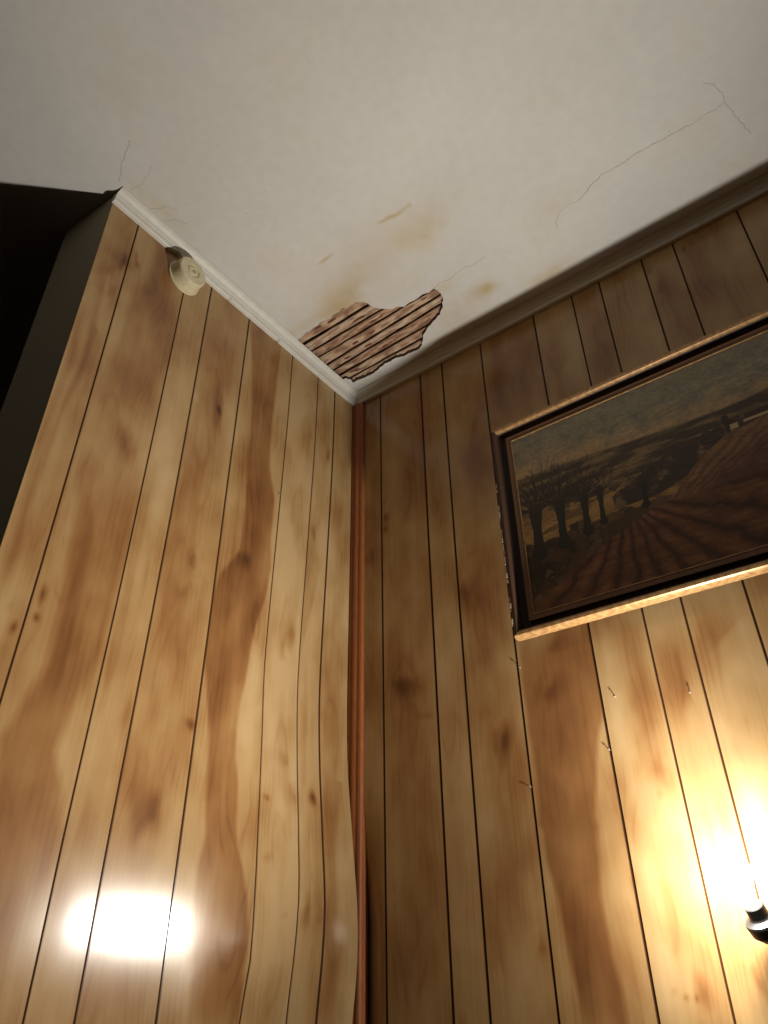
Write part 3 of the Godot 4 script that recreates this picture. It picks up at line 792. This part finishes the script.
func painting_image(u0: float, u1: float, v0: float, v1: float) -> Image:
	var px := 0.00125
	var w := int((u1 - u0) / px)
	var h := int((v1 - v0) / px)
	var fine := noise_bytes(w, h, 2.0, 1.0, 0.12, 21, 3)
	var flat := noise_bytes(w, h, 9.0, 1.5, 0.06, 22, 4)
	var blob := noise_bytes(w, h, 2.0, 2.0, 0.035, 23, 4)
	var im := Image.create(w, h, false, Image.FORMAT_RGB8)
	var horizon := [[0.0, 0.455], [0.2, 0.447], [0.37, 0.436], [0.49, 0.428], [0.6, 0.426], [0.72, 0.434], [1.0, 0.44]]
	var hill_top := [[0.4, 0.236], [0.445, 0.25], [0.515, 0.318], [0.579, 0.352], [0.695, 0.372], [1.0, 0.36]]
	var hill_low := [[0.4, 0.238], [0.544, 0.23], [0.653, 0.235], [1.0, 0.25]]
	var edge := [[0.0, 0.02], [0.053, 0.068], [0.207, 0.157], [0.317, 0.203], [0.402, 0.24], [0.43, 0.242]]
	var wood_top := [[0.3, 0.30], [0.40, 0.345], [0.5, 0.375], [0.6, 0.392], [0.66, 0.39]]
	for j in h:
		var v := v1 - (j + 0.5) * px
		for i in w:
			var u := u0 + (i + 0.5) * px
			var k := j * w + i
			var f := (fine[k] - 128) / 128.0
			var g := (flat[k] - 128) / 128.0
			var q := (blob[k] - 128) / 128.0
			var c: Color
			var hz := curve_at(horizon, u)
			if v > hz:
				c = rgb(172, 150, 116).lerp(rgb(140, 140, 128), clampf((v - hz) / 0.09 + q * 0.35, 0.0, 1.0))
				c = c.lerp(rgb(114, 113, 108), clampf(q * 0.7, 0.0, 0.6))
				c = c.lerp(rgb(70, 72, 68), clampf(1.0 - (v - hz) / 0.006, 0.0, 0.6))
			elif u > 0.4 and v < curve_at(hill_top, u) and v > curve_at(hill_low, u):
				var d := (u - 0.36) / maxf(0.05, v - 0.16)
				c = rgb(140, 110, 76).lerp(rgb(108, 78, 66), clampf((curve_at(hill_top, u) - v) * 9.0 + q * 0.4, 0.0, 1.0))
				c = c.lerp(rgb(70, 48, 40), clampf(sin(d * 26.0 + q * 2.0) * 0.45, 0.0, 0.4))
			elif (u > 0.43 and v <= curve_at(hill_low, u)) or (u <= 0.43 and v < curve_at(edge, u)):
				var ang := atan2(0.275 - v, u - 0.33)
				var s := sin(ang * 26.0 + q * 1.2)
				c = rgb(118, 82, 58).lerp(rgb(150, 110, 74), clampf(s * 0.4 + g * 0.5, 0.0, 0.6))
				c = c.lerp(rgb(44, 29, 24), clampf(-s * 0.8 - 0.3 + f * 0.4, 0.0, 0.6))
			elif u > 0.3 and u < 0.68 and v < curve_at(wood_top, u) + q * 0.012 and v > curve_at(wood_top, u) - 0.085 and v > 0.262:
				c = rgb(62, 52, 48).lerp(rgb(104, 84, 66), clampf(q * 1.2 + f * 0.3, 0.0, 1.0))
				c = c.lerp(rgb(128, 108, 80), clampf((q - 0.26) * 4.0 + f * 0.5, 0.0, 0.8))
			elif v > 0.315 + q * 0.02:
				c = rgb(104, 90, 64).lerp(rgb(66, 56, 48), clampf(g * 2.4 + 0.35, 0.0, 1.0))
				if g < -0.28: c = c.lerp(rgb(148, 128, 92), 0.7)
			elif v > 0.25 + q * 0.02 + 0.02 * sin(u * 40.0) * 0.3:
				c = rgb(176, 144, 92).lerp(rgb(150, 118, 74), clampf(q + 0.4, 0.0, 1.0))
				if g > 0.3: c = c.lerp(rgb(90, 72, 48), 0.7)
			else:
				var e := v - curve_at(edge, u)
				c = rgb(92, 70, 44).lerp(rgb(52, 42, 29), clampf(q * 1.5 + 0.4, 0.0, 1.0))
				if e < 0.012 + q * 0.075: c = rgb(126, 104, 74).lerp(rgb(92, 76, 56), clampf(f + 0.5, 0.0, 1.0))
				elif v > 0.2 and u > 0.2 and q > 0.1: c = rgb(96, 80, 50)
			var dab := 1.0 + f * 0.13 + g * 0.08
			im.set_pixel(i, j, Color(c.r * dab, c.g * dab, c.b * dab))
	rng.seed = 31
	var P := func(u: float, v: float) -> Vector2: return Vector2((u - u0) / px, (v1 - v) / px)
	var bark := rgb(38, 36, 28)
	for t in [[0.091, 0.222, 0.335, 12.0], [0.159, 0.228, 0.33, 9.5], [0.225, 0.24, 0.335, 8.0], [0.267, 0.249, 0.325, 5.5], [0.375, 0.256, 0.305, 5.0]]:
		var b0: Vector2 = P.call(t[0], t[1])
		var b1: Vector2 = P.call(t[0] + 0.004, t[2])
		stroke(im, b0 + Vector2(0, 6), b0, t[3] * 1.5, t[3], bark)
		stroke(im, b0, (b0 + b1) / 2.0, t[3], t[3] * 0.75, bark)
		stroke(im, (b0 + b1) / 2.0, b1, t[3] * 0.75, t[3] * 1.25, bark)
		var n := 11 if t[0] < 0.3 else 8
		for k in n:
			branch(im, b1, lerpf(0.35, PI - 0.35, k / (n - 1.0)) + rng.randf_range(-0.1, 0.1), t[3] * rng.randf_range(2.6, 4.6), t[3] * 0.22, 3, rgb(52, 42, 34))
	for hs in [[0.588, 0.362, 0.616, 0.378, 0.392], [0.628, 0.37, 0.7, 0.378, 0.392]]:
		for j in range(int(P.call(0, hs[4]).y), int(P.call(0, hs[1]).y)):
			for i in range(int(P.call(hs[0], 0).x), int(P.call(hs[2], 0).x)):
				var v := v1 - j * px
				if v < hs[3]: im.set_pixel(i, j, rgb(186, 172, 140))
				elif i > P.call(hs[0], 0).x + (v - hs[3]) / px * 0.7 and i < P.call(hs[2], 0).x - (v - hs[3]) / px * 0.5: im.set_pixel(i, j, rgb(66, 42, 36))
	stroke(im, P.call(0.592, 0.36), P.call(0.592, 0.4), 3.0, 7.0, rgb(50, 44, 36), 0.7)
	return im

func build_painting() -> void:
	var hgt := 0.648
	var wid := 1.03
	var thick := 0.029
	var root := group_node("painting", Vector3(0.578, Y0 - 1.105, 0.09))
	tag(root, "framed landscape painting of bare willows and ploughed fields above the lamp", "painting")
	var gold := mat(Color.WHITE, 0.35, 0.3)
	gold.albedo_texture = noise_texture(0.04, 95, rgb(140,104,66), rgb(172,136,90))
	gold.uv1_triplanar = true
	gold.uv1_scale = Vector3(6, 6, 6)
	var dark := mat(rgb(46, 28, 19), 0.7)
	var worn := mat(rgb(74, 48, 32), 0.6)
	var liner := mat(rgb(112, 78, 50), 0.6)
	# profile: inset from the outer edge, height above the frame's front plane
	var lip := [Vector2(0.0, -thick), Vector2(0.0, -0.014), Vector2(0.001, -0.004), Vector2(0.004, -0.0005), Vector2(0.011, 0.0), Vector2(0.0155, -0.0025), Vector2(0.0165, -0.006), Vector2(0.0172, -0.013)]
	var scoop := [Vector2(0.0172, -0.013), Vector2(0.0178, -0.017), Vector2(0.021, -0.022), Vector2(0.028, -0.027), Vector2(0.0385, -0.028), Vector2(0.0385, -0.0175)]
	var inner := [Vector2(0.0385, -0.0175), Vector2(0.0395, -0.0165), Vector2(0.0525, -0.0185)]
	var bead := [Vector2(0.0525, -0.0185), Vector2(0.0535, -0.017), Vector2(0.0555, -0.0175), Vector2(0.056, -0.021)]
	var corner := func(k: int, p: Vector2) -> Vector3:
		return [Vector3(p.x, p.x, p.y), Vector3(wid - p.x, p.x, p.y), Vector3(wid - p.x, hgt - p.x, p.y), Vector3(p.x, hgt - p.x, p.y)][k % 4]
	var inward := [Vector3.UP, Vector3.LEFT, Vector3.DOWN, Vector3.RIGHT]
	for k in 4:
		var rail: MeshInstance3D
		for part in [[lip, gold, "frame_rail"], [scoop, dark, "scoop"], [inner, liner, "liner"], [bead, gold, "gilt_bead"]]:
			var b := Builder.new()
			var pr: Array = part[0]
			for j in pr.size() - 1:
				var d: Vector2 = pr[j + 1] - pr[j]
				b.face(corner.call(k, pr[j]), corner.call(k + 1, pr[j]), corner.call(k + 1, pr[j + 1]), corner.call(k, pr[j + 1]), inward[k] * -d.y + Vector3(0, 0, 1) * d.x)
			var o := put(part[2], b, worn if k == 3 and pr == lip else part[1], root if part[2] == "frame_rail" else rail)
			if part[2] == "frame_rail": rail = o
	var b := Builder.new()
	b.face(Vector3(0.003, 0.003, -thick + 0.001), Vector3(wid - 0.003, 0.003, -thick + 0.001), Vector3(wid - 0.003, hgt - 0.003, -thick + 0.001), Vector3(0.003, hgt - 0.003, -thick + 0.001), Vector3(0, 0, -1))
	put("backing_board", b, mat(rgb(120, 92, 62), 0.9), root)
	for p in [Vector2(0.12, 0.52), Vector2(wid - 0.18, 0.52), Vector2(0.12, 0.12), Vector2(wid - 0.18, 0.12)]:
		b = Builder.new()
		b.box(Vector3(p.x, p.y, -0.0895), Vector3(p.x + 0.05, p.y + 0.05, -thick), 0.002)
		put("hanging_block", b, mat(rgb(110, 84, 56), 0.9), root)
	b = Builder.new()
	var q := 0.0555
	b.face(Vector3(q, hgt - q, -0.0205), Vector3(wid - q, hgt - q, -0.0205), Vector3(wid - q, q, -0.0205), Vector3(q, q, -0.0205), Vector3(0, 0, 1))
	var cm := mat(rgb(255,243,224), 0.55)
	cm.albedo_texture = ImageTexture.create_from_image(painting_image(q, wid - q, q, hgt - q))
	put("canvas", b, cm, root)
	# bare plaster where the gilding has flaked off the left edge
	rng.seed = 13
	b = Builder.new()
	var y := 0.03
	while y < hgt - 0.2:
		var long := rng.randf_range(0.004, 0.02)
		var wd := rng.randf_range(0.0004, 0.0038)
		b.box(Vector3(-0.0007, y, -0.008), Vector3(0.001 + wd, y + long, -0.0012 + rng.randf_range(0.0, 0.0015)), 0.0004)
		y += long + (rng.randf_range(0.0, 0.006) if rng.randf() < 0.75 else rng.randf_range(0.02, 0.05))
	tag(put("flaked_edge", b, mat(rgb(196, 180, 156), 0.9), root), "pale bare flakes along the worn left edge", "", "stuff")

func _ready() -> void:
	set_view()
	build_walls()
	build_ceiling()
	build_mouldings()
	build_shell()
	build_lamp()
	build_painting()
	build_fitting()
	build_nails()
